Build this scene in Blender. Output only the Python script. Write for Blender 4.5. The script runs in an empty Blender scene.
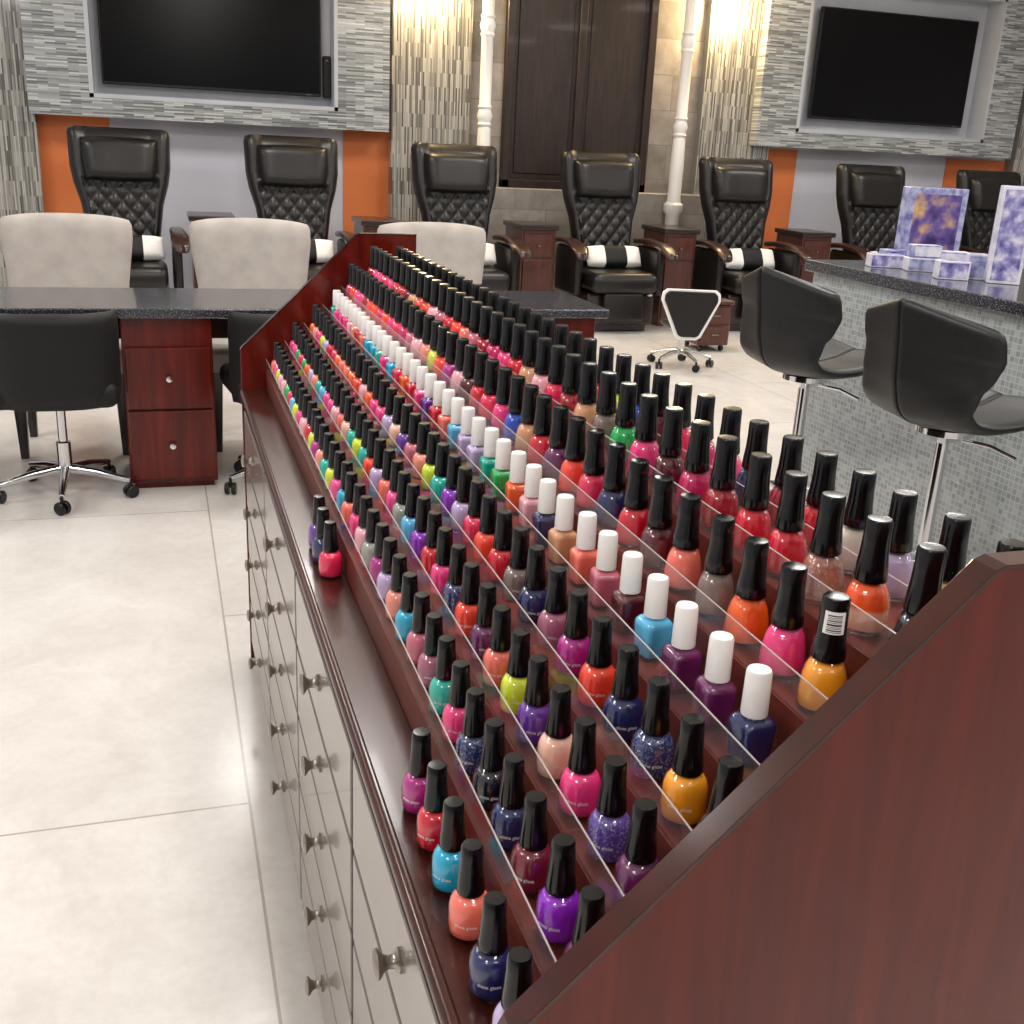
import bpy, bmesh, math, random
from mathutils import Vector, Matrix
random.seed(7)
S = bpy.context.scene
COL = S.collection
PI = math.pi
H = 1.43            # camera height
F = 1071.0

# ---------------------------------------------------------------- camera from the two floor-grid vanishing points
d1 = Vector((155-512, 512-128, -F)).normalized()
d2 = Vector((3935-512, 512-317, -F))
d2 = (d2 - d1*d2.dot(d1)).normalized()
d3 = d2.cross(d1)
R = Matrix((d2, d1, d3))
cam_d = bpy.data.cameras.new('camera')
cam = bpy.data.objects.new('camera', cam_d)
COL.objects.link(cam)
cam_d.sensor_width = 36
cam_d.lens = 36*F/1024
cam_d.clip_start = .03
cam.matrix_world = Matrix.Translation((0, 0, H)) @ R.to_4x4()
S.camera = cam
S.view_settings.view_transform = 'Standard'

def ray(px, py): return R @ Vector((px-512, 512-py, -F))
def at_y(px, py, Y):
    r = ray(px, py); return Vector((0, 0, H)) + r*(Y/r.y)
def at_z(px, py, z):
    r = ray(px, py); return Vector((0, 0, H)) + r*((z-H)/r.z)

# ---------------------------------------------------------------- materials
def lin(h):
    v = [int(h[i:i+2], 16)/255 for i in (0, 2, 4)]
    return tuple(c/12.92 if c <= .04045 else ((c+.055)/1.055)**2.4 for c in v) + (1,)

def pm(name, hx, rough=.5, metal=0, coat=0, spec=.5):
    m = bpy.data.materials.new(name); m.use_nodes = True
    b = m.node_tree.nodes['Principled BSDF']
    b.inputs['Base Color'].default_value = lin(hx)
    b.inputs['Roughness'].default_value = rough
    b.inputs['Metallic'].default_value = metal
    b.inputs['Coat Weight'].default_value = coat
    b.inputs['Coat Roughness'].default_value = .05
    b.inputs['Specular IOR Level'].default_value = spec
    return m

def nd(m, t, **k):
    n = m.node_tree.nodes.new(t)
    for a, v in k.items(): setattr(n, a, v)
    return n
def ln(m, a, b): m.node_tree.links.new(a, b)

def ramp(m, stops, interp='LINEAR'):
    r = nd(m, 'ShaderNodeValToRGB'); cr = r.color_ramp; cr.interpolation = interp
    while len(cr.elements) > 1: cr.elements.remove(cr.elements[-1])
    cr.elements[0].position = stops[0][0]; cr.elements[0].color = lin(stops[0][1])
    for p, c in stops[1:]:
        e = cr.elements.new(p); e.color = lin(c)
    return r

def noisy(name, stops, scale=(1, 1, 1), nscale=5, detail=4, rough=.5, coat=0, bump=0, spec=.5, distort=0):
    m = pm(name, stops[0][1], rough, 0, coat, spec)
    b = m.node_tree.nodes['Principled BSDF']
    tc = nd(m, 'ShaderNodeTexCoord'); mp = nd(m, 'ShaderNodeMapping'); n = nd(m, 'ShaderNodeTexNoise')
    mp.inputs['Scale'].default_value = scale
    n.inputs['Scale'].default_value = nscale; n.inputs['Detail'].default_value = detail; n.inputs['Distortion'].default_value = distort
    ln(m, tc.outputs['Object'], mp.inputs['Vector']); ln(m, mp.outputs[0], n.inputs['Vector'])
    r = ramp(m, stops); ln(m, n.outputs['Fac'], r.inputs['Fac']); ln(m, r.outputs['Color'], b.inputs['Base Color'])
    if bump:
        bp = nd(m, 'ShaderNodeBump'); bp.inputs['Strength'].default_value = bump; bp.inputs['Distance'].default_value = .002
        ln(m, n.outputs['Fac'], bp.inputs['Height']); ln(m, bp.outputs[0], b.inputs['Normal'])
    return m

def twotone(name, lo, hi, zc):
    m = pm(name, lo, .25, 0, .5); b = m.node_tree.nodes['Principled BSDF']
    tc = nd(m, 'ShaderNodeTexCoord'); sp = nd(m, 'ShaderNodeSeparateXYZ'); ml = nd(m, 'ShaderNodeMath', operation='MULTIPLY')
    ml.inputs[1].default_value = 1/.05
    ln(m, tc.outputs['Object'], sp.inputs[0]); ln(m, sp.outputs[2], ml.inputs[0])
    r = ramp(m, [(zc/.05-.03, lo), (zc/.05+.03, hi)]); ln(m, ml.outputs[0], r.inputs['Fac']); ln(m, r.outputs['Color'], b.inputs['Base Color'])
    return m

def brick(name, ax, bw, rh, mortar, palette, mcol, rough=.3, off=(0, 0), coat=0, offset=.5, clouds=(), bump=.3):
    m = pm(name, palette[0], rough, 0, coat)
    b = m.node_tree.nodes['Principled BSDF']
    tc = nd(m, 'ShaderNodeTexCoord'); sp = nd(m, 'ShaderNodeSeparateXYZ'); cb = nd(m, 'ShaderNodeCombineXYZ')
    ln(m, tc.outputs['Object'], sp.inputs[0])
    for k in (0, 1):
        a = nd(m, 'ShaderNodeMath', operation='SUBTRACT'); a.inputs[1].default_value = off[k]
        ln(m, sp.outputs[ax[k]], a.inputs[0]); ln(m, a.outputs[0], cb.inputs[k])
    t = nd(m, 'ShaderNodeTexBrick'); t.offset = offset
    t.inputs['Scale'].default_value = 1; t.inputs['Brick Width'].default_value = bw; t.inputs['Row Height'].default_value = rh
    t.inputs['Mortar Size'].default_value = mortar; t.inputs['Mortar Smooth'].default_value = 0
    t.inputs['Color1'].default_value = (0, 0, 0, 1); t.inputs['Color2'].default_value = (1, 1, 1, 1)
    ln(m, cb.outputs[0], t.inputs['Vector'])
    n = len(palette)
    r = ramp(m, [(i/n, c) for i, c in enumerate(palette)], 'CONSTANT'); ln(m, t.outputs['Color'], r.inputs['Fac'])
    src = r.outputs['Color']
    for (sc, dist, stops) in clouds:
        nz = nd(m, 'ShaderNodeTexNoise'); nz.inputs['Scale'].default_value = sc; nz.inputs['Detail'].default_value = 8
        nz.inputs['Roughness'].default_value = .65; nz.inputs['Distortion'].default_value = dist
        ln(m, tc.outputs['Object'], nz.inputs['Vector'])
        cr = ramp(m, stops); ln(m, nz.outputs['Fac'], cr.inputs['Fac'])
        mu = nd(m, 'ShaderNodeMix', data_type='RGBA', blend_type='MULTIPLY'); mu.inputs['Factor'].default_value = 1
        ln(m, src, mu.inputs['A']); ln(m, cr.outputs['Color'], mu.inputs['B']); src = mu.outputs['Result']
    mx = nd(m, 'ShaderNodeMix', data_type='RGBA'); ln(m, t.outputs['Fac'], mx.inputs['Factor'])
    ln(m, src, mx.inputs['A']); mx.inputs['B'].default_value = lin(mcol)
    ln(m, mx.outputs['Result'], b.inputs['Base Color'])
    if bump:
        bp = nd(m, 'ShaderNodeBump', invert=True); bp.inputs['Strength'].default_value = bump; bp.inputs['Distance'].default_value = .002
        ln(m, t.outputs['Fac'], bp.inputs['Height']); ln(m, bp.outputs[0], b.inputs['Normal'])
    return m

def clear(name, tint, f0=.04, gloss=.03, milk=0, milkcol='ffffff', fmax=.8):
    # thin clear sheet: see-through with a Schlick reflection that is the same on both faces
    m = bpy.data.materials.new(name); m.use_nodes = True; nt = m.node_tree
    nt.nodes.remove(nt.nodes['Principled BSDF']); out = nt.nodes['Material Output']
    tr = nd(m, 'ShaderNodeBsdfTransparent'); tr.inputs[0].default_value = tint
    gl = nd(m, 'ShaderNodeBsdfGlossy'); gl.inputs['Roughness'].default_value = gloss
    lw = nd(m, 'ShaderNodeLayerWeight'); lw.inputs['Blend'].default_value = .5
    pw = nd(m, 'ShaderNodeMath', operation='POWER'); pw.inputs[1].default_value = 5
    ma = nd(m, 'ShaderNodeMath', operation='MULTIPLY_ADD'); ma.inputs[1].default_value = fmax-f0; ma.inputs[2].default_value = f0
    ln(m, lw.outputs['Facing'], pw.inputs[0]); ln(m, pw.outputs[0], ma.inputs[0])
    base = tr.outputs[0]
    if milk:
        df = nd(m, 'ShaderNodeBsdfDiffuse'); df.inputs[0].default_value = lin(milkcol)
        m2 = nd(m, 'ShaderNodeMixShader'); m2.inputs[0].default_value = milk
        ln(m, base, m2.inputs[1]); ln(m, df.outputs[0], m2.inputs[2]); base = m2.outputs[0]
    mx = nd(m, 'ShaderNodeMixShader'); ln(m, ma.outputs[0], mx.inputs[0]); ln(m, base, mx.inputs[1]); ln(m, gl.outputs[0], mx.inputs[2])
    ln(m, mx.outputs[0], out.inputs['Surface'])
    return m

MAHP = noisy('mahogany_vertical_grain', [(.22, '400d07'), (.42, '52130b'), (.6, '5e180e'), (.8, '6c2013')], (12, 12, .9), 2.2, 7, .13, .2, spec=.28, distort=.8)
MAHV = MAHP
MAHE = noisy('mahogany_edge', [(.3, '2c0e09'), (.7, '3e140d')], (10, 10, 10), 4, 4, .15, .4, spec=.4)
MAHD = noisy('mahogany_drawer_edge', [(.3, '22100c'), (.7, '301812')], (10, 10, 10), 4, 4, .3, .1, spec=.35)
MAHL = noisy('mahogany_ledge_grain', [(.22, '240e0a'), (.45, '33140d'), (.75, '461d13')], (16, 1.0, 16), 2.2, 7, .22, .12, spec=.35, distort=.6)
MAHS = noisy('mahogany_step_grain', [(.25, '50211a'), (.5, '632b20'), (.75, '76372a')], (30, 1.6, 30), 2.2, 5, .35, .1, spec=.4)
DRAW = noisy('lacquer_painted_floor_sheen', [(.25, '746c65'), (.5, '7e766f'), (.75, '887f78')], (30, 1.6, 30), 2.2, 5, .24, .4)  # dark glossy wood; the bright floor's reflection is put into this taupe colour
SEAM = pm('dark_drawer_gap', '160a08', .8, 0, 0, .1)
WALN = noisy('dark_walnut', [(.3, '3a1a14'), (.7, '57291f')], (20, 20, 2), 2, 4, .3, .3)
ARMW = noisy('chair_arm_wood', [(.3, '26140e'), (.7, '3a2018')], (20, 20, 2), 2, 4, .3, .3)
LEGW = noisy('espresso_wood', [(.3, '1a1110'), (.7, '261817')], (20, 20, 2), 2, 4, .3, .3)
DOORM = noisy('espresso_panel', [(.3, '1f1714'), (.7, '30241f')], (20, 20, 2), 2, 4, .45, .05, spec=.35)
ORANGEW = noisy('orange_wall_paint', [(.3, 'cc6c36'), (.7, 'd67840')], (1, 1, 1), 3, 3, .6)
LAV = noisy('lavender_grey_paint', [(.3, 'bdbdc8'), (.7, 'c7c7d0')], (1, 1, 1), 2, 3, .6)
WHITEP = pm('white_gloss_paint', 'e2e0dc', .35)
CEILM = noisy('ceiling_paint', [(.3, 'e6e4e0'), (.7, 'efedea')], (1, 1, 1), 3, 2, .8)
GREYN = noisy('niche_grey_paint', [(.3, 'a9acb3'), (.7, 'b3b6bc')], (1, 1, 1), 3, 2, .5)
PAL = ['adb0af', '8e9191', '707474', '9fa2a1', '7f8383', 'b9bbba', '616566', '969998']
MOSH = brick('horizontal_glass_mosaic', (0, 2), .15, .0125, .001, PAL, '868989', .18, coat=.3, bump=.1)
PALV = ['aeaca6', '86847e', '63615c', '9f9d97', '76746f', 'a8a69f', '53514d', '918f89']
MOSV = brick('vertical_glass_mosaic', (2, 0), .22, .0125, .001, PALV, '7c7a75', .18, coat=.3, bump=.1)
STONE = brick('grey_stone_tile', (0, 2), .6, .3, .004, ['a09a94', '96908a', 'a9a29b', '8f8982'], '7a746e', .4, clouds=((5, .5, [(.3, 'c8c4c0'), (.7, 'ffffff')]),))
BART = brick('bar_mosaic_tile', (1, 2), .020, .020, .0018, ['8f9697', '9aa1a2', '858c8d', 'a1a8a8', '939a9b', '8a9192'], 'abafae', .15, coat=.5, offset=0, bump=.1)
FLOOR = brick('pale_stone_slab', (1, 0), 2.06, 1.2, .003, ['dfdbd6', 'e1ddd8', 'ddd9d4'], 'aaa49d', .2, (2.137, .121),
   clouds=((1.6, 1.6, [(.35, 'f3f2f1'), (.62, 'ffffff')]), (9, .8, [(.3, 'f6f5f4'), (.6, 'ffffff')]), (45, 0, [(.3, 'f9f8f7'), (.6, 'ffffff')])), bump=.2)
GRAN = noisy('dark_speckled_granite', [(.38, '1e1f23'), (.55, '34353b'), (.7, '7e7f87')], (1, 1, 1), 160, 2, .15, .3)
BLKL = noisy('black_leather', [(.3, '100e0e'), (.7, '191615')], (1, 1, 1), 60, 3, .36, 0, .15, .42)
CHARL = noisy('charcoal_leatherette', [(.3, '191919'), (.7, '202021')], (1, 1, 1), 80, 3, .45, 0, .1, .38)
BLKF = noisy('black_upholstery', [(.3, '09090a'), (.7, '101011')], (1, 1, 1), 90, 3, .6, 0, 0, .35)
TAN = noisy('grey_beige_velvet', [(.3, 'a49d96'), (.7, 'b2aba4')], (1, 1, 1), 12, 4, .8)
CHROME = pm('chrome', 'd6d6d8', .12, 1)
NICK = pm('antique_pewter', 'a49d95', .3, 1)
PEWT = pm('pewter', '8c857d', .25, 1)
BLKP = pm('black_plastic', '0a0a0b', .3, 0, .1, .4)
SCREEN = pm('black_screen_glass', '030304', .2, 0, 0, .2)
WHITEPL = pm('white_plastic', 'efefed', .3)
WHITEF = noisy('white_cotton', [(.3, 'e6e2dc'), (.7, 'f1eee9')], (1, 1, 1), 60, 2, .9)
GLASS = clear('clear_bottle_glass', (.99, .99, .99, 1), .05, .02)
ACRY = clear('clear_acrylic', (.98, .975, .975, 1), .045, .04, .03, 'f8f0ec', .5)
ACRYE = clear('acrylic_cut_edge', (.95, .95, .95, 1), .05, .2, .4, 'd8cecb')
CAPB = pm('black_cap_plastic', '060607', .2, 0, .1, .42)
CAPW = pm('white_cap_plastic', 'f2f0ec', .3, 0, .3)
PRINTW = pm('white_print', 'f4f2ee', .5)
PRINTB = pm('black_print', '0a0a0a', .6)

# ---------------------------------------------------------------- mesh helpers
def bm_(): return bmesh.new()
def obj(name, bm, mat, parent=None, loc=(0, 0, 0), smooth=None):
    bmesh.ops.recalc_face_normals(bm, faces=bm.faces)
    me = bpy.data.meshes.new(name); bm.to_mesh(me); bm.free()
    if smooth is not None:
        for p in me.polygons: p.use_smooth = True
        me.set_sharp_from_angle(angle=math.radians(smooth))
    me.materials.append(mat)
    o = bpy.data.objects.new(name, me); COL.objects.link(o)
    o.location = loc; o.parent = parent
    return o
def tag(o, label, cat, group=None):
    o['label'] = label; o['category'] = cat
    if group: o['group'] = group
    return o
def thing(name, label, cat, loc=(0, 0, 0), rz=0, group=None):
    o = bpy.data.objects.new(name, None); COL.objects.link(o)
    o.empty_display_size = .05
    o.location = loc; o.rotation_euler = (0, 0, rz)
    return tag(o, label, cat, group)
def struct(name, bm, mat, loc=(0, 0, 0), smooth=None):
    o = obj(name, bm, mat, None, loc, smooth); o['kind'] = 'structure'; return o
def copy_tree(o, parent=None):
    c = o.copy(); COL.objects.link(c); c.parent = parent
    for ch in list(o.children): copy_tree(ch, c)
    return c
def dup(root, loc, rz, label):
    c = copy_tree(root); c.location = loc; c.rotation_euler = (0, 0, rz); c['label'] = label
    return c

def box(bm, c, s, bev=0, seg=1, M=None):
    r = bmesh.ops.create_cube(bm, size=1)
    vs = r['verts']
    for v in vs: v.co = Vector((v.co.x*s[0]+c[0], v.co.y*s[1]+c[1], v.co.z*s[2]+c[2]))
    if bev:
        es = list({e for v in vs for e in v.link_edges})
        r2 = bmesh.ops.bevel(bm, geom=es, offset=bev, segments=seg, affect='EDGES', profile=.5)
        vs = list({v for f in r2['faces'] for v in f.verts} | {v for v in vs if v.is_valid})
    if M is not None: bmesh.ops.transform(bm, matrix=M, verts=vs)
    return vs
def boxr(bm, x0, x1, y0, y1, z0, z1, bev=0, seg=1):
    return box(bm, ((x0+x1)/2, (y0+y1)/2, (z0+z1)/2), (x1-x0, y1-y0, z1-z0), bev, seg)
def rot_about(p, axis, deg):
    p = Vector(p); return Matrix.Translation(p) @ Matrix.Rotation(math.radians(deg), 4, axis) @ Matrix.Translation(-p)
def lathe(bm, prof, seg=24, pw=2, M=None):
    rings = []; new = []
    for (r, z) in prof:
        if r < 1e-6:
            v = bm.verts.new((0, 0, z)); rings.append([v]); new.append(v); continue
        ring = []
        for k in range(seg):
            a = 2*PI*(k+.5)/seg; c, s = math.cos(a), math.sin(a)
            q = (abs(c)**pw + abs(s)**pw)**(-1/pw)
            v = bm.verts.new((r*q*c, r*q*s, z)); ring.append(v)
        rings.append(ring); new += ring
    for a, b in zip(rings[:-1], rings[1:]):
        for k in range(seg):
            k2 = (k+1) % seg
            if len(a) == 1 and len(b) == 1: continue
            if len(a) == 1: bm.faces.new((a[0], b[k], b[k2]))
            elif len(b) == 1: bm.faces.new((a[k], a[k2], b[0]))
            else: bm.faces.new((a[k], a[k2], b[k2], b[k]))
    if M is not None: bmesh.ops.transform(bm, matrix=M, verts=new)
def tube(bm, pts, r, seg=10):
    pts = [Vector(p) for p in pts]; n = len(pts)
    rr = r if isinstance(r, (list, tuple)) else [r]*n
    rings = []
    for i, p in enumerate(pts):
        t = (pts[min(i+1, n-1)] - pts[max(i-1, 0)]).normalized()
        up = Vector((0, 0, 1)) if abs(t.z) < .9 else Vector((0, 1, 0))
        a = t.cross(up).normalized(); b = a.cross(t)
        rings.append([bm.verts.new(p + (a*math.cos(2*PI*k/seg) + b*math.sin(2*PI*k/seg))*rr[i]) for k in range(seg)])
    for A, B in zip(rings[:-1], rings[1:]):
        for k in range(seg): bm.faces.new((A[k], A[(k+1) % seg], B[(k+1) % seg], B[k]))
    bm.faces.new(rings[0]); bm.faces.new(rings[-1])
def prism_y(bm, pts, y0, y1, bev=0):
    a = [bm.verts.new((x, y0, z)) for x, z in pts]; b = [bm.verts.new((x, y1, z)) for x, z in pts]
    n = len(pts); fs = [bm.faces.new(a), bm.faces.new(b)]
    for i in range(n): fs.append(bm.faces.new((a[i], a[(i+1) % n], b[(i+1) % n], b[i])))
    if bev:
        es = list({e for f in fs for e in f.edges})
        bmesh.ops.bevel(bm, geom=es, offset=bev, segments=2, affect='EDGES', profile=.5)
def shell(bm, Ff, Bf, nu, nv):
    f = [[bm.verts.new(Ff(i/nu, j/nv)) for j in range(nv+1)] for i in range(nu+1)]
    b = [[bm.verts.new(Bf(i/nu, j/nv)) for j in range(nv+1)] for i in range(nu+1)]
    for i in range(nu):
        for j in range(nv):
            bm.faces.new((f[i][j], f[i+1][j], f[i+1][j+1], f[i][j+1]))
            bm.faces.new((b[i][j], b[i][j+1], b[i+1][j+1], b[i+1][j]))
    for i in range(nu):
        for j in (0, nv): bm.faces.new((f[i][j], f[i+1][j], b[i+1][j], b[i][j]))
    for j in range(nv):
        for i in (0, nu): bm.faces.new((f[i][j], f[i][j+1], b[i][j+1], b[i][j]))
def lerp(tab, v):
    for (a, x), (b, y) in zip(tab[:-1], tab[1:]):
        if v <= b: return x + (y-x)*(v-a)/(b-a)
    return tab[-1][1]
def catmull(P, v):
    n = len(P)-1; t = min(max(v*n, 0), n-1e-6); i = int(t); t -= i
    p0, p1, p2, p3 = P[max(i-1, 0)], P[i], P[i+1], P[min(i+2, n)]
    return tuple(.5*(2*b + (c-a)*t + (2*a-5*b+4*c-d)*t*t + (3*b-a-3*c+d)*t**3) for a, b, c, d in zip(p0, p1, p2, p3))

# ---------------------------------------------------------------- setting
YW = 9.6
XL, XR, YB, ZC = -4.0, 10.5, -3.2, 3.3
b = bm_(); boxr(b, XL, XR, YB, YW+.1, -.1, 0); struct('floor', b, FLOOR)
b = bm_(); boxr(b, XL, XR, YB, YW+.1, ZC, ZC+.1); struct('ceiling', b, CEILM)
b = bm_(); boxr(b, XL, XR, YW, YW+.1, 0, ZC); struct('wall_back', b, LAV)
b = bm_(); boxr(b, XL-.1, XL, YB, YW+.1, 0, ZC); struct('wall_left', b, LAV)
b = bm_(); boxr(b, XR, XR+.1, YB, YW+.1, 0, ZC); struct('wall_right', b, LAV)
def wx(px, py, y=YW): return at_y(px, py, y).x
tn = [0]
def trim(bm, mat, smooth=None):
    tn[0] += 1; return struct('trim_%d' % tn[0], bm, mat, smooth=smooth)
# orange wall bands
for a, c in ((wx(35, 165), wx(112, 165)), (wx(343, 175), wx(390, 175)), (wx(746, 175), wx(794, 175)), (wx(943, 180), wx(1010, 180))):
    b = bm_(); boxr(b, a, c, YW-.012, YW, 0, 1.52); trim(b, ORANGEW)
# vertical mosaic pilasters
for a, c in ((wx(-90, 60), wx(32, 60)), (wx(389, 70), wx(467, 70)), (wx(697, 90), wx(768, 90)), (wx(1016, 100), wx(1120, 100))):
    b = bm_(); boxr(b, a, c, YW-.14, YW, 0, ZC); trim(b, MOSV)
# tv surrounds: mosaic ring + grey niche
def surround(x0, x1, nx0, nx1, z0, nz0):
    b = bm_()
    boxr(b, x0, nx0, YW-.26, YW, z0, ZC); boxr(b, nx1, x1, YW-.26, YW, z0, ZC); boxr(b, nx0, nx1, YW-.26, YW, z0, nz0)
    boxr(b, nx0, nx1, YW-.26, YW, nz0+1.3, ZC)
    trim(b, MOSH)
    b = bm_(); boxr(b, nx0, nx1, YW-.03, YW, nz0, nz0+1.3)
    for (a, c, d, e) in ((nx0, nx0+.03, nz0, nz0+1.3), (nx1-.03, nx1, nz0, nz0+1.3), (nx0, nx1, nz0, nz0+.03), (nx0, nx1, nz0+1.27, nz0+1.3)):
        boxr(b, a, c, YW-.262, YW-.02, d, e)
    trim(b, GREYN)
YN = YW-.26
surround(wx(30, 118, YN), wx(389, 130, YN), wx(87, 60, YN), wx(338, 80, YN), 1.49, 1.63)
surround(wx(757, 130, YN), wx(1012, 150, YN), wx(797, 120, YN), wx(985, 130, YN), 1.54, 1.68)
# stone surround, door panels
b = bm_(); boxr(b, wx(467, 60), wx(697, 90), YW-.05, YW, 0, ZC)
boxr(b, wx(467, 200), wx(697, 215), YW-.2, YW, 0, 1.08, .01); trim(b, STONE)
dx0, dx1 = wx(500, 120), wx(645, 120)
b = bm_(); boxr(b, dx0, dx0+.07, YW-.12, YW-.02, 1.08, 3.1, .006); boxr(b, dx1-.07, dx1, YW-.12, YW-.02, 1.08, 3.1, .006); boxr(b, dx0, dx1, YW-.12, YW-.02, 3.03, 3.1, .006)
boxr(b, dx0, dx1, YW-.12, YW-.02, 1.08, 1.15, .006)
dm = (dx0+dx1)/2
boxr(b, dm-.035, dm+.035, YW-.11, YW-.02, 1.1, 3.06, .006)
dr = struct('door_1', b, DOORM)
for k, (a, c) in enumerate(((dx0+.07, dm-.035), (dm+.035, dx1-.07))):
    b = bm_(); boxr(b, a, c, YW-.08, YW-.03, 1.15, 3.03); boxr(b, a+.04, c-.04, YW-.09, YW-.05, 1.20, 2.98, .008)
    obj('door_leaf', b, DOORM, dr)
# white turned columns
for px, py in ((486, 80), (682, 110)):
    x = wx(px, py, YW-.3)
    b = bm_()
    pr = [(0, 0), (.1, 0), (.1, .12), (.065, .16), (.065, .9), (.09, .93), (.09, .99), (.066, 1.01), (.06, 1.06), (.062, 1.3), (.055, 1.55)]
    for zc in (1.66, 2.36):
        pr += [(.050, zc-.09), (.062, zc-.07), (.052, zc-.05), (.066, zc), (.052, zc+.05), (.062, zc+.07), (.050, zc+.09)]
    pr += [(.052, 2.8), (.052, 3.0), (.09, 3.1), (.09, ZC), (0, ZC)]
    lathe(b, pr, 20, M=Matrix.Translation((x, YW-.3, 0)))
    trim(b, WHITEP, 40)
# televisions
def tv(x0, x1, z0, z1, label):
    t = thing('television', label, 'television', ((x0+x1)/2, YW-.08, z0), 0)
    w, h = x1-x0, z1-z0
    b = bm_(); boxr(b, -w/2, w/2, -.05, 0, 0, h, .006); boxr(b, -.25, .25, 0, .05, h/2-.2, h/2+.2); obj('casing', b, BLKP, t)
    b = bm_(); boxr(b, -w/2+.012, w/2-.012, -.052, -.0495, .022, h-.012); obj('screen', b, SCREEN, t)
    b = bm_(); boxr(b, w/2-.12, w/2-.08, -.0525, -.0505, .008, .014); obj('maker_mark', b, PEWT, t)
tv(wx(100, 50, YW-.13), wx(321, 60, YW-.13), 1.735, 2.74, 'large black wall television above the two leftmost pedicure chairs')
tv(wx(815, 75, YW-.13), wx(969, 85, YW-.13), 1.81, 2.78, 'large black wall television on the right above the counter boxes')
def device(x, z, label):
    t = thing('media_player', label, 'media box', (x, YW-.03, z))
    b = bm_(); boxr(b, -.03, .03, -.09, 0, 0, .32, .006); obj('casing', b, BLKP, t)
    b = bm_(); boxr(b, -.008, .008, -.092, -.089, .28, .29); obj('indicator', b, PEWT, t)
device(wx(327, 88, YW-.1), 1.73, 'slim upright black media box at right edge of left television')

# ---------------------------------------------------------------- polish display rack
XF, Y0, Y1, XB = .185, .50, 2.88, .645
PT = .020           # end panel thickness
ZL = H-.640
STEP = .0478
rack = thing('polish_display_rack', 'long mahogany nail polish rack with stepped shelves and drawers', 'display rack', (0, 0, 0))
NX = [.220+.0497*i for i in range(7)] + [.586]
NZ = [ZL+STEP*i for i in range(7)] + [ZL+STEP*6]
top = [(XF-.004, .890), (XF, .898), (.488, 1.192), (.496, 1.195), (XB, 1.195)]
prof = [(XF-.004, 0)] + top + [(XB, 0)]
for a, c in ((Y0, Y0+PT), (Y1-PT, Y1)):
    b = bm_(); prism_y(b, prof, a, c, .0015); pn = obj('end_panel', b, MAHP, rack)
    up = [(x-.001, z+.001) for x, z in top]; dn = [(x+.001, z-.0012) for x, z in top]
    up[-1] = (XB+.001, 1.1962); dn[-1] = (XB+.001, 1.1935)
    b = bm_(); prism_y(b, up + dn[::-1], a-.0006, c+.0006, .0004); obj('edge_band', b, MAHE, pn)
IN0, IN1 = Y0+PT+.001, Y1-PT-.001
b = bm_(); boxr(b, XF+.012, XB-.005, IN0, IN1, .05, ZL-.032); obj('cabinet_body', b, SEAM, rack)
b = bm_(); boxr(b, XF+.05, XB-.03, IN0, IN1, 0, .05); obj('plinth', b, MAHL, rack)
b = bm_(); boxr(b, XF+.002, NX[1]-.027, IN0, IN1, ZL-.03, ZL); obj('front_ledge', b, MAHL, rack)
st = [(NX[1]-.026, ZL-.03)]
for i in range(1, 7):
    if i > 1: st += [(NX[i]-.026, NZ[i-1])]
    st += [(NX[i]-.026, NZ[i])]
st += [(XB-.006, NZ[6]), (XB-.006, ZL-.03)]
b = bm_(); prism_y(b, st, IN0, IN1); obj('stepped_shelf', b, MAHS, rack)
b = bm_(); tube(b, [(XF, IN0, ZL-.012), (XF, IN1, ZL-.012)], .010, 12); tube(b, [(XF+.003, IN0, ZL-.034), (XF+.003, IN1, ZL-.034)], .007, 10)
obj('ledge_moulding', b, MAHL, rack, smooth=50)
for i in range(1, 8):
    b = bm_(); x = NX[i]-.0235; hl = .030
    boxr(b, x-.001, x+.001, IN0, IN1, NZ[i], NZ[i]+hl); s = obj('acrylic_lip', b, ACRY, rack)
    b = bm_(); boxr(b, x-.0008, x+.0008, IN0, IN1, NZ[i]+hl+.0001, NZ[i]+hl+.0006); e = obj('polished_edge', b, ACRYE, s)
# drawers: dark mahogany surround, face taupe from painted-in floor reflection, pewter knob
ncol = 4; cw = (Y1-Y0-.07)/ncol; zt = ZL-.05; dh = (zt-.06)/5
kb = bm_()
lathe(kb, [(0, 0), (.0125, 0), (.0125, .003), (.0075, .006), (.0062, .012), (.0085, .017), (.0140, .021), (.0152, .024), (.0132, .027), (0, .0295)], 20, M=Matrix.Rotation(-PI/2, 4, 'Y'))
knob0 = None
for c in range(ncol):
    for r in range(5):
        ya = Y0+.035+c*cw+.003; yb = ya+cw-.006; zb = zt-(r+1)*dh+.0022; zz = zb+dh-.0044
        b = bm_(); boxr(b, XF, XF+.019, ya, yb, zb, zz, .002, 1)
        d = obj('drawer', b, MAHD, rack)
        b = bm_(); boxr(b, XF-.002, XF+.004, ya+.0055, yb-.0055, zb+.003, zz-.003, .0015, 1)
        f = obj('drawer_face', b, DRAW, d)
        kl = (XF-.002, (ya+yb)/2, (zb+zz)/2+.008)
        if knob0 is None:
            k = obj('knob', kb, NICK, d, kl, smooth=50); knob0 = k
        else:
            k = knob0.copy(); COL.objects.link(k); k.parent = d; k.location = kl

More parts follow.
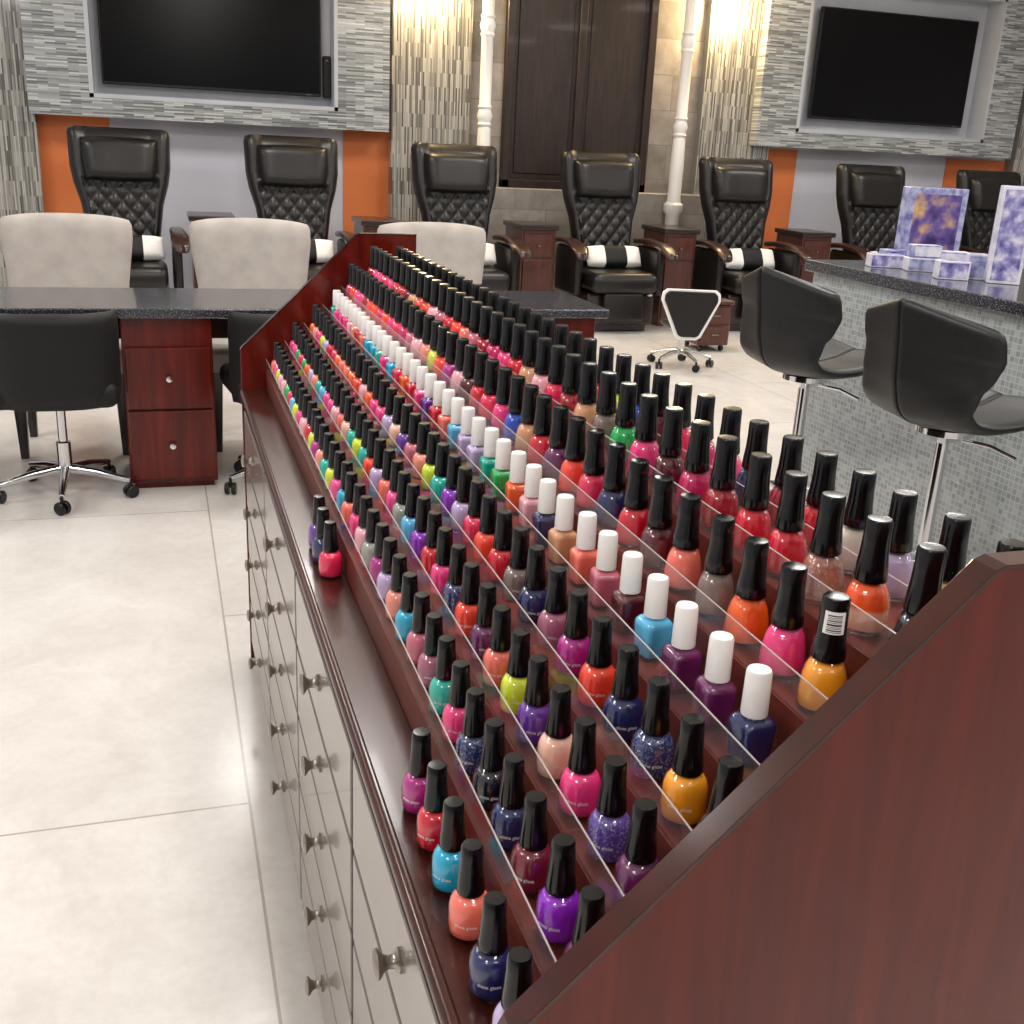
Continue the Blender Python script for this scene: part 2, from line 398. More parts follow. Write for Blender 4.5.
# ---------------------------------------------------------------- bottles
COLS = {
 'navy': '18245c', 'coral': 'ff7a66', 'turquoise': '12b4dc', 'red': 'dc1430', 'magenta': 'b81c8c', 'crimson': 'ee2458', 'purple': '6a30a0',
 'violet': '9422c8', 'burgundy': '7a1630', 'midnight black': '10101e', 'blue glitter': '20346c', 'hot pink': 'ff3a8a', 'teal': '18c0ac',
 'rose': 'd06a80', 'salmon': 'ff9a86', 'lilac': 'c8b4e0', 'lime': 'e0f030', 'pale peach': 'ffc8b0', 'plum': '6a1e5a', 'orange red': 'ff4428',
 'orange yellow': 'ffa620', 'bright orange': 'ff6414', 'mauve': 'b0627e', 'grey brown': '84706a', 'light blue': '5cc0ec', 'maroon': '5a1020',
 'tan': 'e0a478', 'green': '10b85c', 'cream': 'f2e8d6', 'purple glitter': '5a4098', 'brown glitter': 'a86c58', 'pale pink': 'ffb8c4', 'grey': 'a4a8a0',
 'peach and orange': 'ff8652', 'royal blue': '2050cc', 'dark red': 'a80c24', 'gold': 'dcb868', 'raspberry': 'd01c64', 'neon pink': 'ff4a9c'}
POL = {}
for n, h in COLS.items():
    if 'glitter' in n:
        m = noisy('polish_'+n.replace(' ', '_'), [(.45, h), (.62, h), (.68, 'cfc8d8')], (1, 1, 1), 900, 1, .2, .8)
    elif n == 'peach and orange': m = twotone('polish_peach_and_orange', 'ffb898', 'ff5a1c', .021)
    else: m = pm('polish_'+n.replace(' ', '_'), h, .25, 0, .5)
    POL[n] = m

def off(prof, d, z0, z1):
    p = [(max(r-d, .0), z) for r, z in prof if z0 < z < z1]
    return [(0, z0), (p[0][0]-.0015, z0)] + p + [(0, z1)]
# round barrel, wide-shouldered oval and square bottle
GA = [(0, 0), (.0136, 0), (.0168, .0012), (.0184, .0045), (.0190, .012), (.0190, .024), (.0186, .030), (.0170, .0355), (.0136, .040), (.0098, .043), (.0082, .0445), (.0082, .048), (0, .048)]
CA = [(0, .0428), (.0118, .0428), (.0123, .0442), (.0118, .050), (.0107, .062), (.0098, .076), (.0093, .0865), (.0082, .0882), (0, .0885)]
GB = [(0, 0), (.0150, 0), (.0180, .0014), (.0192, .005), (.0190, .014), (.0182, .024), (.0162, .033), (.0130, .0395), (.0098, .043), (.0086, .0445), (.0086, .047), (0, .047)]
CB = [(0, .0428), (.0128, .0428), (.0134, .0446), (.0124, .054), (.0112, .064), (.0106, .076), (.0104, .0915), (.0092, .0935), (0, .094)]
GC = [(0, 0), (.0136, 0), (.0150, .0010), (.0156, .003), (.0156, .0315), (.0150, .0350), (.0125, .0382), (.0096, .0402), (.0084, .0415), (.0084, .046), (0, .046)]
CC = [(0, .0412), (.0104, .0412), (.0107, .0425), (.0104, .060), (.0100, .0775), (.0090, .0795), (0, .080)]
def make_kind(g, cp, capm, pw, seg=24):
    root = thing('nail_polish_bottle', '', 'bottle', (0, 0, 0), 0, 'nail polish bottles on the mahogany rack')
    bb = bm_(); lathe(bb, g, seg, pw); o1 = obj('glass_body', bb, GLASS, root, smooth=50)
    bb = bm_(); lathe(bb, off(g, .0011, .0034, .041 if pw < 5 else .0385), seg, pw); p = obj('polish', bb, POL['red'], root, smooth=60)
    p.material_slots[0].link = 'OBJECT'
    bb = bm_(); lathe(bb, cp, 24); o3 = obj('cap', bb, capm, root, smooth=45)
    return root, [o1, p, o3]
PROTO = {'A': make_kind(GA, CA, CAPB, 2), 'B': make_kind(GB, CB, CAPB, 2.7), 'C': make_kind(GC, CC, CAPW, 6.5, 40)}
USED = set()
def text_mesh(s, size, r, zc):
    cu = bpy.data.curves.new('lettering', 'FONT'); cu.body = s; cu.size = size; cu.align_x = 'CENTER'; cu.align_y = 'CENTER'
    o = bpy.data.objects.new('lettering', cu); COL.objects.link(o)
    dg = bpy.context.evaluated_depsgraph_get(); me = bpy.data.meshes.new_from_object(o.evaluated_get(dg))
    COL.objects.unlink(o); bpy.data.objects.remove(o)
    for v in me.vertices:
        a = v.co.x/r; v.co = Vector((r*math.sin(a), -r*math.cos(a), zc+v.co.y))
    me.materials.clear(); me.materials.append(PRINTW)
    return me
LET = text_mesh('china glaze', .0046, .0192, .0185)
ORD = ['first', 'second', 'third', 'fourth', 'fifth', 'sixth', 'seventh', 'eighth', 'ninth', 'tenth', 'eleventh', 'twelfth', 'thirteenth', 'fourteenth', 'fifteenth', 'sixteenth', 'seventeenth', 'eighteenth', 'nineteenth', 'twentieth']
ORD += ['twenty-'+x for x in ORD[:9]] + ['thirtieth'] + ['thirty-'+x for x in ORD[:9]] + ['fortieth']
ROWN = ['front ledge', 'second row up', 'third row up', 'fourth row up', 'white-capped row', 'sixth row up', 'second row from top', 'top back row']
def bottle(kind, x, y, z, colour, row, idx):
    proto, parts = PROTO[kind]
    if kind not in USED:
        r = proto; ch = parts
    else:
        r = proto.copy(); COL.objects.link(r); ch = []
        for q in parts:
            c = q.copy(); COL.objects.link(c); c.parent = r; ch.append(c)
    USED.add(kind)
    rz = math.radians(random.uniform(-48, -8)) if kind != 'C' else math.radians(random.uniform(-10, 8))
    r.location = (x+random.uniform(-.0015, .0015), y, z+.0004); r.rotation_euler = (0, 0, rz)
    cap = 'white' if kind == 'C' else 'black'
    r['label'] = '%s bottle, %s cap, %s from near end of %s' % (colour, cap, ORD[idx], ROWN[row])
    ch[1].material_slots[0].material = POL[colour]
    return r
NEAR = [
 None,
 ['plum', 'violet', 'burgundy', 'navy', 'midnight black', 'blue glitter', 'hot pink', 'teal', 'mauve', 'rose', 'turquoise', 'salmon', 'lilac', 'magenta', 'grey', 'pale pink', 'hot pink', 'coral', 'turquoise', 'neon pink', 'lime', 'teal', 'salmon', 'magenta', 'lime'],
 ['plum', 'purple glitter', 'hot pink', 'pale peach', 'purple', 'lime', 'coral', 'plum', 'orange red', 'blue glitter', 'hot pink', 'red', 'violet', 'light blue', 'grey', 'neon pink', 'coral', 'lilac', 'orange red', 'teal', 'lime'],
 ['midnight black', 'orange yellow', 'blue glitter', 'navy', 'orange red', 'magenta', 'mauve', 'navy', 'grey brown', 'red', 'orange red', 'crimson', 'lilac', 'violet', 'teal', 'lime', 'salmon', 'rose', 'purple', 'pale peach', 'lilac'],
 ['navy', 'plum', 'plum', 'light blue', 'maroon', 'rose', 'coral', 'tan', 'navy', 'pale pink', 'bright orange', 'green', 'teal', 'lilac', 'lilac', 'light blue', 'coral', 'red', 'purple', 'hot pink', 'red'],
 ['orange yellow', 'hot pink', 'bright orange', 'grey brown', 'coral', 'maroon', 'red', 'navy', 'crimson', 'orange red', 'plum', 'red', 'tan', 'royal blue', 'hot pink', 'crimson', 'red', 'maroon', 'pale pink', 'magenta', 'orange red', 'lime', 'salmon'],
 ['midnight black', 'peach and orange', 'brown glitter', 'red', 'red', 'dark red', 'raspberry', 'maroon', 'hot pink', 'green', 'grey brown', 'tan', 'dark red', 'crimson', 'pale pink', 'tan', 'red', 'hot pink', 'raspberry', 'dark red'],
 ['midnight black', 'gold', 'lilac', 'cream', 'red', 'dark red', 'navy', 'hot pink', 'raspberry', 'crimson', 'maroon', 'royal blue', 'lime', 'dark red', 'red', 'navy', 'dark red'],
]
START = [None, .585, .613, .583, .640, .628, .596, .592]
BRIGHT = ['turquoise', 'hot pink', 'coral', 'teal', 'neon pink', 'lime', 'salmon', 'hot pink', 'red', 'lilac', 'orange red', 'light blue', 'pale pink', 'bright orange', 'green', 'pale peach', 'crimson']
REDS = ['red', 'dark red', 'crimson', 'orange red', 'raspberry', 'hot pink', 'rose', 'coral', 'pale pink', 'tan', 'burgundy', 'hot pink', 'orange red']
def letter(bt):
    l = bpy.data.objects.new('lettering', LET); COL.objects.link(l); l.parent = bt; l['label'] = 'white lettering'
for i, (y, c) in enumerate([(.59, 'lilac'), (.653, 'navy'), (.722, 'coral'), (.785, 'turquoise'), (.8465, 'red'), (.908, 'magenta'), (1.536, 'crimson'), (1.60, 'navy'), (1.662, 'purple')]):
    bt = bottle('A', NX[0], y, NZ[0], c, 0, i)
    if 0 < i < 6: letter(bt)
def patch(bb, a0, a1, z0, z1, e):
    n = 8
    for k in range(n):
        q = []
        for a, z in ((a0+(a1-a0)*k/n, z0), (a0+(a1-a0)*(k+1)/n, z0), (a0+(a1-a0)*(k+1)/n, z1), (a0+(a1-a0)*k/n, z1)):
            rr = lerp([(r_[1], r_[0]) for r_ in CB[2:7]], z)+e
            q.append(bb.verts.new((rr*math.sin(a), -rr*math.cos(a), z)))
        bb.faces.new(q)
for row in range(1, 8):
    kind = 'C' if row == 4 else ('A' if row < 4 else 'B')
    i = 0; y = START[row]
    while y < Y1-.055:
        seq = NEAR[row]
        if i < len(seq): c = seq[i]
        else: c = random.choice(BRIGHT if row < 5 else REDS)
        bt = bottle(kind, NX[row], y, NZ[row], c, row, i)
        if kind == 'A' and i < 9: letter(bt)
        if row == 5 and i == 0:
            bt['label'] = 'orange yellow bottle with barcode sticker on its black cap'
            bt.rotation_euler = (0, 0, math.radians(-30))
            bb = bm_(); patch(bb, -.75, .75, .066, .084, .0003); stk = obj('barcode_sticker', bb, PRINTW, bt)
            bb = bm_(); zz = .0675
            for w in (1, 2, 1, 1, 3, 1, 2, 1, 1, 2, 1, 3, 1):
                if zz > .082: break
                patch(bb, -.5, .5, zz, zz+.00045*w, .0006); zz += .00045*w+.0008
            obj('bars', bb, PRINTB, stk)
        y += .0612+random.uniform(-.0025, .0025); i += 1

# ---------------------------------------------------------------- pedicure chairs
def quilt(x, z):
    p, q = x/.108, z/.13
    return .022*(abs(math.sin(PI*(p+q)))*abs(math.sin(PI*(p-q))))**.5
HWT = [(0, .24), (.2, .255), (.45, .29), (.6, .335), (.72, .355), (.95, .36), (.985, .35), (1, .32)]
def make_pedi(label):
    t = thing('pedicure_chair', label, 'pedicure chair', (0, 0, 0), 0, 'pedicure chairs in a row along the back wall')
    lean = math.tan(math.radians(11))
    def ff(u, v):
        s = 2*u-1; hw = lerp(HWT, v); z = .44+v*.98
        e = (1-abs(s)**6)*(1-abs(2*v-1)**14)
        y = -.07*e - .10*max(0, (abs(s)-.62)/.38)**1.5*(1 if v > .25 else v/.25)*(1-abs(s)**10)
        if v < .68 and abs(s) < .8: y -= quilt(s*hw, z)
        return (s*hw, y+(z-.44)*lean, z)
    def fb(u, v):
        s = 2*u-1; hw = lerp(HWT, v); z = .44+v*.98
        return (s*hw, .10*(1-abs(s)**6)*(1-abs(2*v-1)**8)+.015+(z-.44)*lean, z)
    b = bm_(); shell(b, ff, fb, 72, 100); obj('backrest', b, BLKL, t, smooth=60)
    # protruding winged headrest pillow
    def hp(u, v, d):
        s = 2*u-1; q = 2*v-1
        hw = .265*(1-.08*max(0, -q))
        th = .10*(1-abs(s)**6)**.5*(1-abs(q)**6)**.5 if d < 0 else 0
        z = 1.20+.145*q+.012*(1-s*s)*q
        return (s*hw, -.062-.02*abs(s)**2.5+(z-.44)*lean-th+.02*(d > 0), z)
    b = bm_(); shell(b, lambda u, v: hp(u, v, -1), lambda u, v: hp(u, v, 1), 26, 22); h = obj('headrest', b, BLKL, t, smooth=70)
    # padded seat with rounded front roll
    b = bm_(); box(b, (0, -.28, .41), (.59, .64, .17), .07, 6); obj('seat', b, BLKL, t, smooth=60)
    b = bm_(); M = rot_about((0, -.52, .34), 'X', -6)
    box(b, (0, -.525, .22), (.36, .07, .24), .033, 5, M); obj('leg_rest', b, BLKL, t, smooth=60)
    b = bm_(); boxr(b, -.30, .30, -.48, .1, .06, .32, .02, 2); boxr(b, -.26, .26, -.44, .06, 0, .07, .01); obj('base', b, LEGW, t)
    for s in (-1, 1):
        b = bm_(); box(b, (s*.365, -.18, .48), (.07, .50, .38), .03, 4); a = obj('armrest', b, BLKL, t, smooth=60)
        b = bm_()
        P = [(s*.37, .10, .70), (s*.37, -.1, .715), (s*.38, -.3, .705), (s*.39, -.46, .68), (s*.40, -.58, .62)]
        def aw(u, v, dz):
            p = catmull(P, v); w = lerp([(0, .045), (.5, .055), (.8, .07), (1, .045)], v)
            return (p[0]+(2*u-1)*w, p[1], p[2]+dz*(1-.5*abs(2*u-1)**4))
        shell(b, lambda u, v: aw(u, v, .024), lambda u, v: aw(u, v, -.024), 8, 14); obj('wooden_arm_top', b, ARMW, a, smooth=60)
    return t
PX = [-.26, 1.0, 2.31, 3.59, 4.88, 6.275, 7.6]
PY = 8.72
PLAB = ['black quilted pedicure chair leftmost, under left television, behind first client chair',
        'black quilted pedicure chair beneath right half of left television',
        'black quilted pedicure chair between left television and dark double doors',
        'black quilted pedicure chair in front of the dark double doors',
        'black quilted pedicure chair beside white column, right of the doors',
        'black quilted pedicure chair below the left edge of right television',
        'black quilted pedicure chair rightmost, behind the boxes on the counter']
pc = make_pedi(PLAB[0]); pc.location = (PX[0], PY, 0)
for k in range(1, 7): dup(pc, (PX[k], PY, 0), 0, PLAB[k])
# lumbar pillows: flat cushion, black middle, white ends
def make_bolster(label):
    t = thing('lumbar_pillow', label, 'pillow', (0, 0, 0), 0, 'black and white pillows on the pedicure chairs')
    def seg(a, c):
        b = bm_()
        def P(u, v, d):
            x = a+(c-a)*u; s = x/.25; q = 2*v-1
            th = .055*(1-abs(s)**6)**.5*(1-abs(q)**4)**.5 if abs(s) < 1 else 0
            return (x, d*(th+.002), .10+q*.095*(1-.12*abs(s)**4))
        shell(b, lambda u, v: P(u, v, -1), lambda u, v: P(u, v, 1), 12, 14)
        bmesh.ops.transform(b, matrix=Matrix.Rotation(math.radians(-28), 4, 'X'), verts=b.verts)
        return b
    obj('black_middle', seg(-.10, .10), BLKF, t, smooth=70)
    obj('white_end', seg(-.25, -.10), WHITEF, t, smooth=70); obj('white_end', seg(.10, .25), WHITEF, t, smooth=70)
    return t
bl = None
for k in range(7):
    lab = 'black and white lumbar pillow on the %s pedicure chair from the left' % ORD[k]
    loc = (PX[k]+.03, PY-.235, .501); rz = math.radians(4)
    if bl is None: bl = make_bolster(lab); bl.location = loc; bl.rotation_euler = (0, 0, rz)
    else: dup(bl, loc, rz, lab)
# side cabinets
def make_side(label):
    t = thing('side_cabinet', label, 'cabinet', (0, 0, 0), 0, 'brown side cabinets between pedicure chairs')
    b = bm_(); boxr(b, -.15, .15, -.22, .22, .0, .79, .004); obj('body', b, WALN, t)
    b = bm_(); boxr(b, -.17, .17, -.25, .24, .79, .83, .008, 2); obj('top', b, LEGW, t)
    b = bm_(); boxr(b, -.13, .13, -.232, -.22, .06, .55, .004); d = obj('door', b, WALN, t)
    b = bm_(); boxr(b, -.13, .13, -.232, -.22, .57, .76, .004); w = obj('drawer', b, WALN, t)
    b = bm_(); lathe(b, [(0, 0), (.005, 0), (.005, .012), (.013, .018), (.01, .024), (0, .025)], 12, M=Matrix.Translation((0, -.232, .665)) @ Matrix.Rotation(PI/2, 4, 'X')); obj('knob', b, PEWT, w, smooth=50)
    return t
sc = None
for k in range(6):
    lab = 'brown wooden side cabinet between %s and %s pedicure chairs from the left' % (ORD[k], ORD[k+1])
    loc = ((PX[k]+PX[k+1])/2, PY+.05, 0)
    if sc is None: sc = make_side(lab); sc.location = loc
    else: dup(sc, loc, 0, lab)
# small brown cart
p = at_z(712, 352, 0)
t = thing('supply_cart', 'low brown wooden supply cart on the floor behind the white stool', 'cart', (p.x, p.y+.15, 0))
b = bm_(); boxr(b, -.13, .13, -.15, .15, .05, .36, .006); obj('body', b, WALN, t)
b = bm_(); boxr(b, -.145, .145, -.165, .165, .36, .39, .006); obj('top', b, WALN, t)
for z in (.07, .215):
    b = bm_(); boxr(b, -.115, .115, -.162, -.15, z, z+.13, .004); d = obj('drawer', b, WALN, t)
    b = bm_(); boxr(b, -.03, .03, -.175, -.162, z+.06, z+.07); obj('handle', b, PEWT, d)
for sx in (-1, 1):
    for sy in (-1, 1):
        b = bm_(); lathe(b, [(0, -.012), (.022, -.012), (.025, 0), (.022, .012), (0, .012)], 14, M=Matrix.Translation((sx*.09, sy*.11, .025)) @ Matrix.Rotation(PI/2, 4, 'Y')); obj('caster', b, BLKP, t, smooth=40)

# ---------------------------------------------------------------- swivel base helper
def star_base(t, r, zh, legm, n=5, a0=.3):
    for k in range(n):
        a = a0+2*PI*k/n; c, s = math.cos(a), math.sin(a)
        b = bm_(); tube(b, [(.02*c, .02*s, zh), (.5*r*c, .5*r*s, zh-.012), (r*c, r*s, .07)], [.02, .017, .012], 10); lg = obj('leg', b, legm, t, smooth=60)
        b = bm_()
        M = Matrix.Translation((r*c, r*s, .026)) @ Matrix.Rotation(a+.9, 4, 'Z') @ Matrix.Rotation(PI/2, 4, 'X')
        for z in (-.014, .014): lathe(b, [(0, z-.009), (.022, z-.009), (.026, z-.005), (.026, z+.005), (.022, z+.009), (0, z+.009)], 16, M=M)
        tube(b, [(r*c, r*s, .03), (r*c, r*s, .07)], .007, 8); obj('caster', b, BLKP, lg, smooth=40)
# black task chairs (facing the table, +Y)
def make_task(label):
    t = thing('task_chair', label, 'chair', (0, 0, 0), 0, 'black task chairs at the nail table')
    def mid(u, v, d):
        s = 2*u-1; z = .40+v*.37; hw = lerp([(0, .228), (.2, .24), (.8, .245), (.96, .243), (1, .238)], v)
        th = .032*(1-abs(s)**10)*(1-abs(2*v-1)**12)+.006
        return (s*hw, -.235+.13*abs(s)**3-.05*v+d*th, z+.004*(1-s*s))
    b = bm_(); shell(b, lambda u, v: mid(u, v, 1), lambda u, v: mid(u, v, -1), 24, 20); obj('backrest', b, BLKF, t, smooth=60)
    b = bm_(); box(b, (0, 0, .45), (.46, .45, .10), .04, 4); obj('seat', b, BLKF, t, smooth=60)
    b = bm_(); lathe(b, [(0, .09), (.028, .09), (.028, .22), (.018, .225), (.018, .36), (.05, .39), (.05, .402), (0, .402)], 18); obj('column', b, CHROME, t, smooth=40)
    star_base(t, .26, .11, CHROME, a0=-PI/2)
    return t
tk = make_task('black low-back task chair on chrome casters at left frame edge'); tk.location = (-.42, 4.5, 0)
dup(tk, (.455, 4.5, 0), .12, 'black low-back task chair half hidden behind the polish rack')
# tan chairs (facing -Y)
def make_tan(label):
    t = thing('client_chair', label, 'chair', (0, 0, 0), 0, 'grey-beige upholstered client chairs')
    def mid(u, v, d):
        s = 2*u-1; z = .42+v*.60; hw = lerp([(0, .245), (.5, .262), (.85, .29), (.96, .29), (1, .277)], v)
        th = .045*(1-abs(s)**9)*(1-abs(2*v-1)**13)+.006
        return (s*hw, .22+.1*v+d*th-.02*abs(s)**3, z-.010*abs(s)**5*v+.014*(1-s*s)*v)
    b = bm_(); shell(b, lambda u, v: mid(u, v, -1), lambda u, v: mid(u, v, 1), 30, 28); obj('backrest', b, TAN, t, smooth=60)
    b = bm_(); box(b, (0, -.02, .44), (.52, .48, .12), .035, 4); obj('seat', b, TAN, t, smooth=60)
    for sx in (-1, 1):
        for sy in (-1, 1):
            b = bm_(); lathe(b, [(0, 0), (.018, 0), (.034, .39), (0, .39)], 12, 6, M=Matrix.Translation((sx*.215, sy*.19-.01, 0))); obj('leg', b, LEGW, t, smooth=40)
    return t
tc = make_tan('grey-beige velvet client chair behind the table at left frame edge'); tc.location = (-.42, 5.26, 0)
dup(tc, (.42, 5.26, 0), 0, 'grey-beige velvet client chair behind the table, just left of rack end')
dup(tc, (1.35, 5.32, 0), 0, 'grey-beige velvet client chair seen above the far end of polish rack')
# nail tables
def nail_table(label, x0, x1, xp, panels):
    t = thing('nail_table', label, 'table', ((x0+x1)/2, 4.75, 0), 0); cx = (x0+x1)/2
    b = bm_(); boxr(b, x0-cx, x1-cx, -.30, .31, .72, .76, .006, 2); obj('table_top', b, GRAN, t)
    b = bm_(); boxr(b, xp-.175-cx, xp+.175-cx, -.25, .2, .03, .72, .003); boxr(b, xp-.16-cx, xp+.16-cx, -.22, .18, 0, .03); obj('pedestal', b, MAHV, t)
    b = bm_(); boxr(b, x0+.05-cx, x1-.05-cx, -.06, -.03, .6, .72); obj('apron', b, MAHL, t)
    for z0, z1 in ((.05, .34), (.35, .60)):
        b = bm_(); boxr(b, xp-.165-cx, xp+.165-cx, -.268, -.25, z0, z1, .004, 2); d = obj('drawer', b, MAHV, t)
        b = bm_(); lathe(b, [(0, 0), (.006, 0), (.005, .012), (.014, .018), (.012, .024), (0, .026)], 14, M=Matrix.Translation((xp-cx, -.268, (z0+z1)/2)) @ Matrix.Rotation(PI/2, 4, 'X')); obj('knob', b, CHROME, d, smooth=50)
    for x in panels:
        b = bm_(); boxr(b, x-.02-cx, x+.02-cx, -.25, .26, 0, .72, .003); obj('end_panel', b, MAHV, t)
nail_table('dark granite-topped nail table with red-brown drawer pedestal at left', -.95, .80, .0, (-.9, .75))
nail_table('dark granite-topped nail table end seen right of the polish rack', .84, 1.89, 1.67, (.90,))

# ---------------------------------------------------------------- white stool
p = at_z(679, 366, 0)
t = thing('pedicure_stool', 'small rolling stool with white-outlined black triangular back', 'stool', (p.x, p.y, 0), math.radians(-16))
star_base(t, .22, .11, CHROME, a0=-1.2)
b = bm_(); lathe(b, [(0, .09), (.025, .09), (.025, .2), (.017, .2), (.017, .3), (0, .3)], 16); obj('column', b, CHROME, t, smooth=40)
b = bm_(); lathe(b, [(0, .28), (.14, .285), (.165, .31), (.165, .335), (.14, .355), (0, .36)], 24); obj('seat', b, BLKL, t, smooth=50)
b = bm_(); prism_y(b, [(-.06, .22), (.06, .22), (.09, .24), (.205, .49), (.20, .54), (.17, .565), (-.17, .565), (-.20, .54), (-.205, .49), (-.09, .24)], -.205, -.19, .005); bk = obj('back_frame', b, WHITEPL, t)
b = bm_(); prism_y(b, [(-.05, .243), (.05, .243), (.072, .255), (.183, .49), (.18, .53), (.155, .552), (-.155, .552), (-.18, .53), (-.183, .49), (-.072, .255)], -.225, -.203, .006); obj('back_pad', b, BLKL, t)
b = bm_(); boxr(b, -.05, .05, -.192, -.02, .25, .285, .005); obj('back_bracket', b, WHITEPL, t)

# ---------------------------------------------------------------- bar counter, stools and boxes
XC, YC, HC = 2.50, 3.90, 1.05
t = thing('bar_counter', 'high bar counter clad in grey mosaic with dark granite top', 'counter', (XC, 0, 0))
b = bm_(); boxr(b, .03, .85, .2, YC-.03, 0, HC-.045); obj('tiled_body', b, BART, t)
b = bm_(); boxr(b, 0, .9, .17, YC, HC-.045, HC, .006, 2); obj('counter_top', b, GRAN, t)
SP = [(-.235, .34), (-.225, .27), (-.213, .19), (-.200, .11), (-.165, .035), (-.075, .0), (.03, .002), (.13, .018), (.22, .05)]
SH = .745
def make_bar(label):
    t = thing('bar_stool', label, 'bar stool', (0, 0, 0), 0, 'bar stools at the mosaic counter')
    def pt(u, v, d):
        s = 2*u-1; x, z = catmull(SP, v); x2, z2 = catmull(SP, min(v+.01, 1)); x1, z1 = catmull(SP, max(v-.01, 0))
        tx, tz = x2-x1, z2-z1; l = math.hypot(tx, tz); nx, nz = -tz/l, tx/l
        hw = lerp([(0, .212), (.015, .228), (.04, .238), (.08, .245), (.18, .247), (.40, .208), (.52, .198), (.75, .224), (.93, .212), (1, .185)], v)
        groove = 1-.75*math.exp(-(s/.02)**2)
        th = (.015*(1-abs(s)**14)*(1-abs(2*v-1)**34)+.004)*groove
        back = min(1, max(0, 1-(v-.22)/.35))
        fold = (s*s+.0015)**.5-.039
        cur = (.026+.09*back)*fold
        drop = .075*fold*max(0, 1-v/.42)
        return (x+nx*(cur+d*th), s*hw, z+nz*(cur+d*th)+SH+.018-drop)
    b = bm_(); shell(b, lambda u, v: pt(u, v, 1), lambda u, v: pt(u, v, -1), 72, 80); obj('seat_shell', b, CHARL, t, smooth=50)
    b = bm_(); lathe(b, [(0, .0), (.205, .0), (.205, .008), (.06, .022), (.03, .03), (.03, .33), (.018, .335), (.018, SH-.05), (.08, SH-.02), (.08, SH-.003), (0, SH-.003)], 28); obj('pedestal', b, CHROME, t, smooth=40)
    b = bm_(); tube(b, [(0, 0, SH-.03), (.05, -.12, SH-.035), (.06, -.2, SH-.05)], .006, 8); obj('lever', b, CHROME, t, smooth=60)
    pts = [(.13*math.cos(a)+.05, .16*math.sin(a), .30) for a in [i*PI/12-PI/2 for i in range(13)]]
    b = bm_(); tube(b, [(.0, -.03, .30), (.05, -.16, .30)] + pts[1:-1] + [(.05, .16, .30), (0, .03, .30)], .011, 10); obj('footrest', b, CHROME, t, smooth=60)
    return t
bs = make_bar('black bar stool nearest the camera, at right frame edge'); bs.location = (2.075, 2.42, 0)
bs.rotation_euler = (0, 0, math.radians(8))
dup(bs, (2.07, 3.13, 0), math.radians(8), 'black bar stool farther along the counter, beside its end')

BOXP = noisy('lilac_gift_print', [(.35, '4b4a8c'), (.5, '9a94cc'), (.65, 'e6e2f2')], (1, 1, 1), 22, 3, .35)
BOXG = noisy('gold_violet_print', [(.35, '3a2a6a'), (.5, '6f5a9c'), (.68, 'd9b070')], (1, 1, 1), 14, 3, .35)
BOXS = noisy('silver_lilac_board', [(.35, 'c9c9dc'), (.6, 'e9e8f0')], (1, 1, 1), 30, 3, .35)
BOXB = noisy('blue_lilac_board', [(.35, '6a70a8'), (.6, 'b9bcdc')], (1, 1, 1), 30, 3, .35)
def gift(label, x, y, s, rz, body, printm, group=None, z=0):
    t = thing('gift_box', label, 'box', (x, y, HC+.0005+z), math.radians(rz), group)
    b = bm_(); boxr(b, -s[0]/2, s[0]/2, -s[1]/2, s[1]/2, 0, s[2], .002); obj('carton', b, body, t)
    m = min(s[0], s[2])*.1
    b = bm_(); boxr(b, -s[0]/2+m, s[0]/2-m, -s[1]/2-.0008, -s[1]/2+.0002, m, s[2]-m); obj('printed_front', b, printm, t)
    b = bm_(); boxr(b, -s[0]/2+m, s[0]/2-m, -s[1]/2+.008, s[1]/2-.008, s[2]-.0002, s[2]+.0008); obj('printed_top', b, printm, t)
def gpx(px, py): q = at_z(px, py, HC); return q.x, q.y
G = 'small silver lilac boxes on the counter'
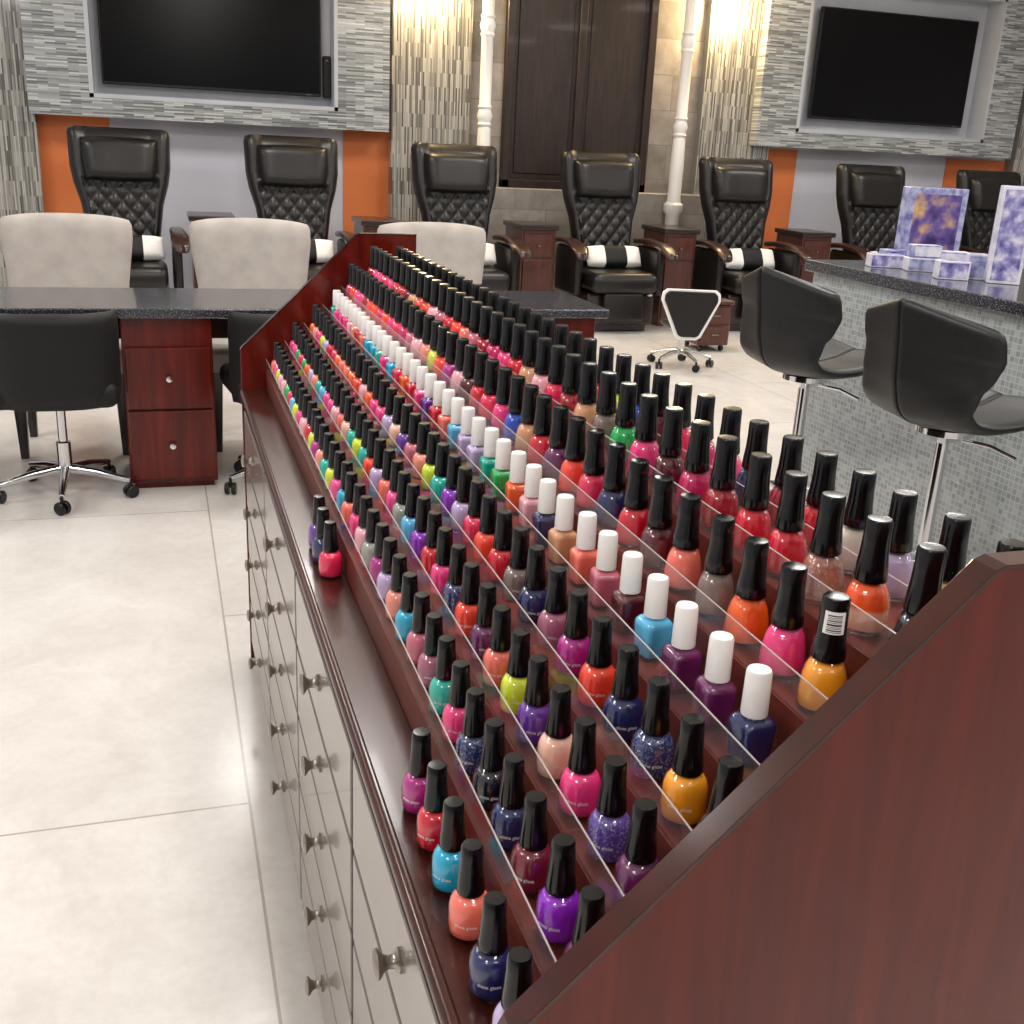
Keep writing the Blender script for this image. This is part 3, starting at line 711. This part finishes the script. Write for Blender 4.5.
gift('tall square display box with violet and gold front on the counter', 3.0, 3.80, (.25, .07, .30), -10, BOXB, BOXG)
gift('tall narrow lilac box standing at right end of the counter boxes', *gpx(1001, 283), (.11, .09, .33), -35, BOXS, BOXP)
gift('small lilac box at left end of the counter boxes', *gpx(884, 267), (.13, .07, .05), -20, BOXS, BOXP, G)
gx, gy = gpx(920, 271)
gift('small lilac box in front of display box, lower of a stack of two', gx, gy, (.12, .07, .05), -22, BOXS, BOXB, G)
gift('small lilac box in front of display box, upper of a stack of two', gx+.01, gy+.005, (.11, .065, .045), -14, BOXB, BOXS, G, .052)
gift('small lilac box between display box and tall narrow box', *gpx(950, 279), (.11, .07, .065), -26, BOXS, BOXP, G)
gift('small lilac box close beside the tall narrow box', *gpx(973, 279), (.07, .06, .09), -30, BOXS, BOXB, G)
gift('small blue box behind the leftmost small box, next to display box', 2.80, 3.73, (.11, .06, .06), -12, BOXB, BOXP, G)
gift('small blue box right of display box, behind the stacked pair', 2.95, 3.58, (.13, .07, .07), -24, BOXB, BOXS, G)

# ---------------------------------------------------------------- light
W = bpy.data.worlds.new('world'); S.world = W; W.use_nodes = True
W.node_tree.nodes['Background'].inputs[0].default_value = (1, .985, .965, 1); W.node_tree.nodes['Background'].inputs[1].default_value = .28
def area(x, y, z, p, sx, sy, col=(1, .97, .935)):
    l = bpy.data.lights.new('ceiling_lamp', 'AREA'); l.shape = 'RECTANGLE'; l.size = sx; l.size_y = sy; l.energy = p; l.color = col
    o = bpy.data.objects.new('ceiling_lamp', l); COL.objects.link(o); o.location = (x, y, z)
for y in (-1.4, 1.6, 4.6, 7.4):
    for x in (-2.2, .6, 3.4, 6.4):
        area(x, y, 3.25, 41.5, .7, .7)
for px in (430, 730):
    l = bpy.data.lights.new('sconce_lamp', 'POINT'); l.energy = 70; l.color = (1, .72, .36); l.shadow_soft_size = .07
    o = bpy.data.objects.new('sconce_lamp', l); COL.objects.link(o); q = at_y(px, 10, YW-.28); o.location = (q.x, YW-.28, 2.66)
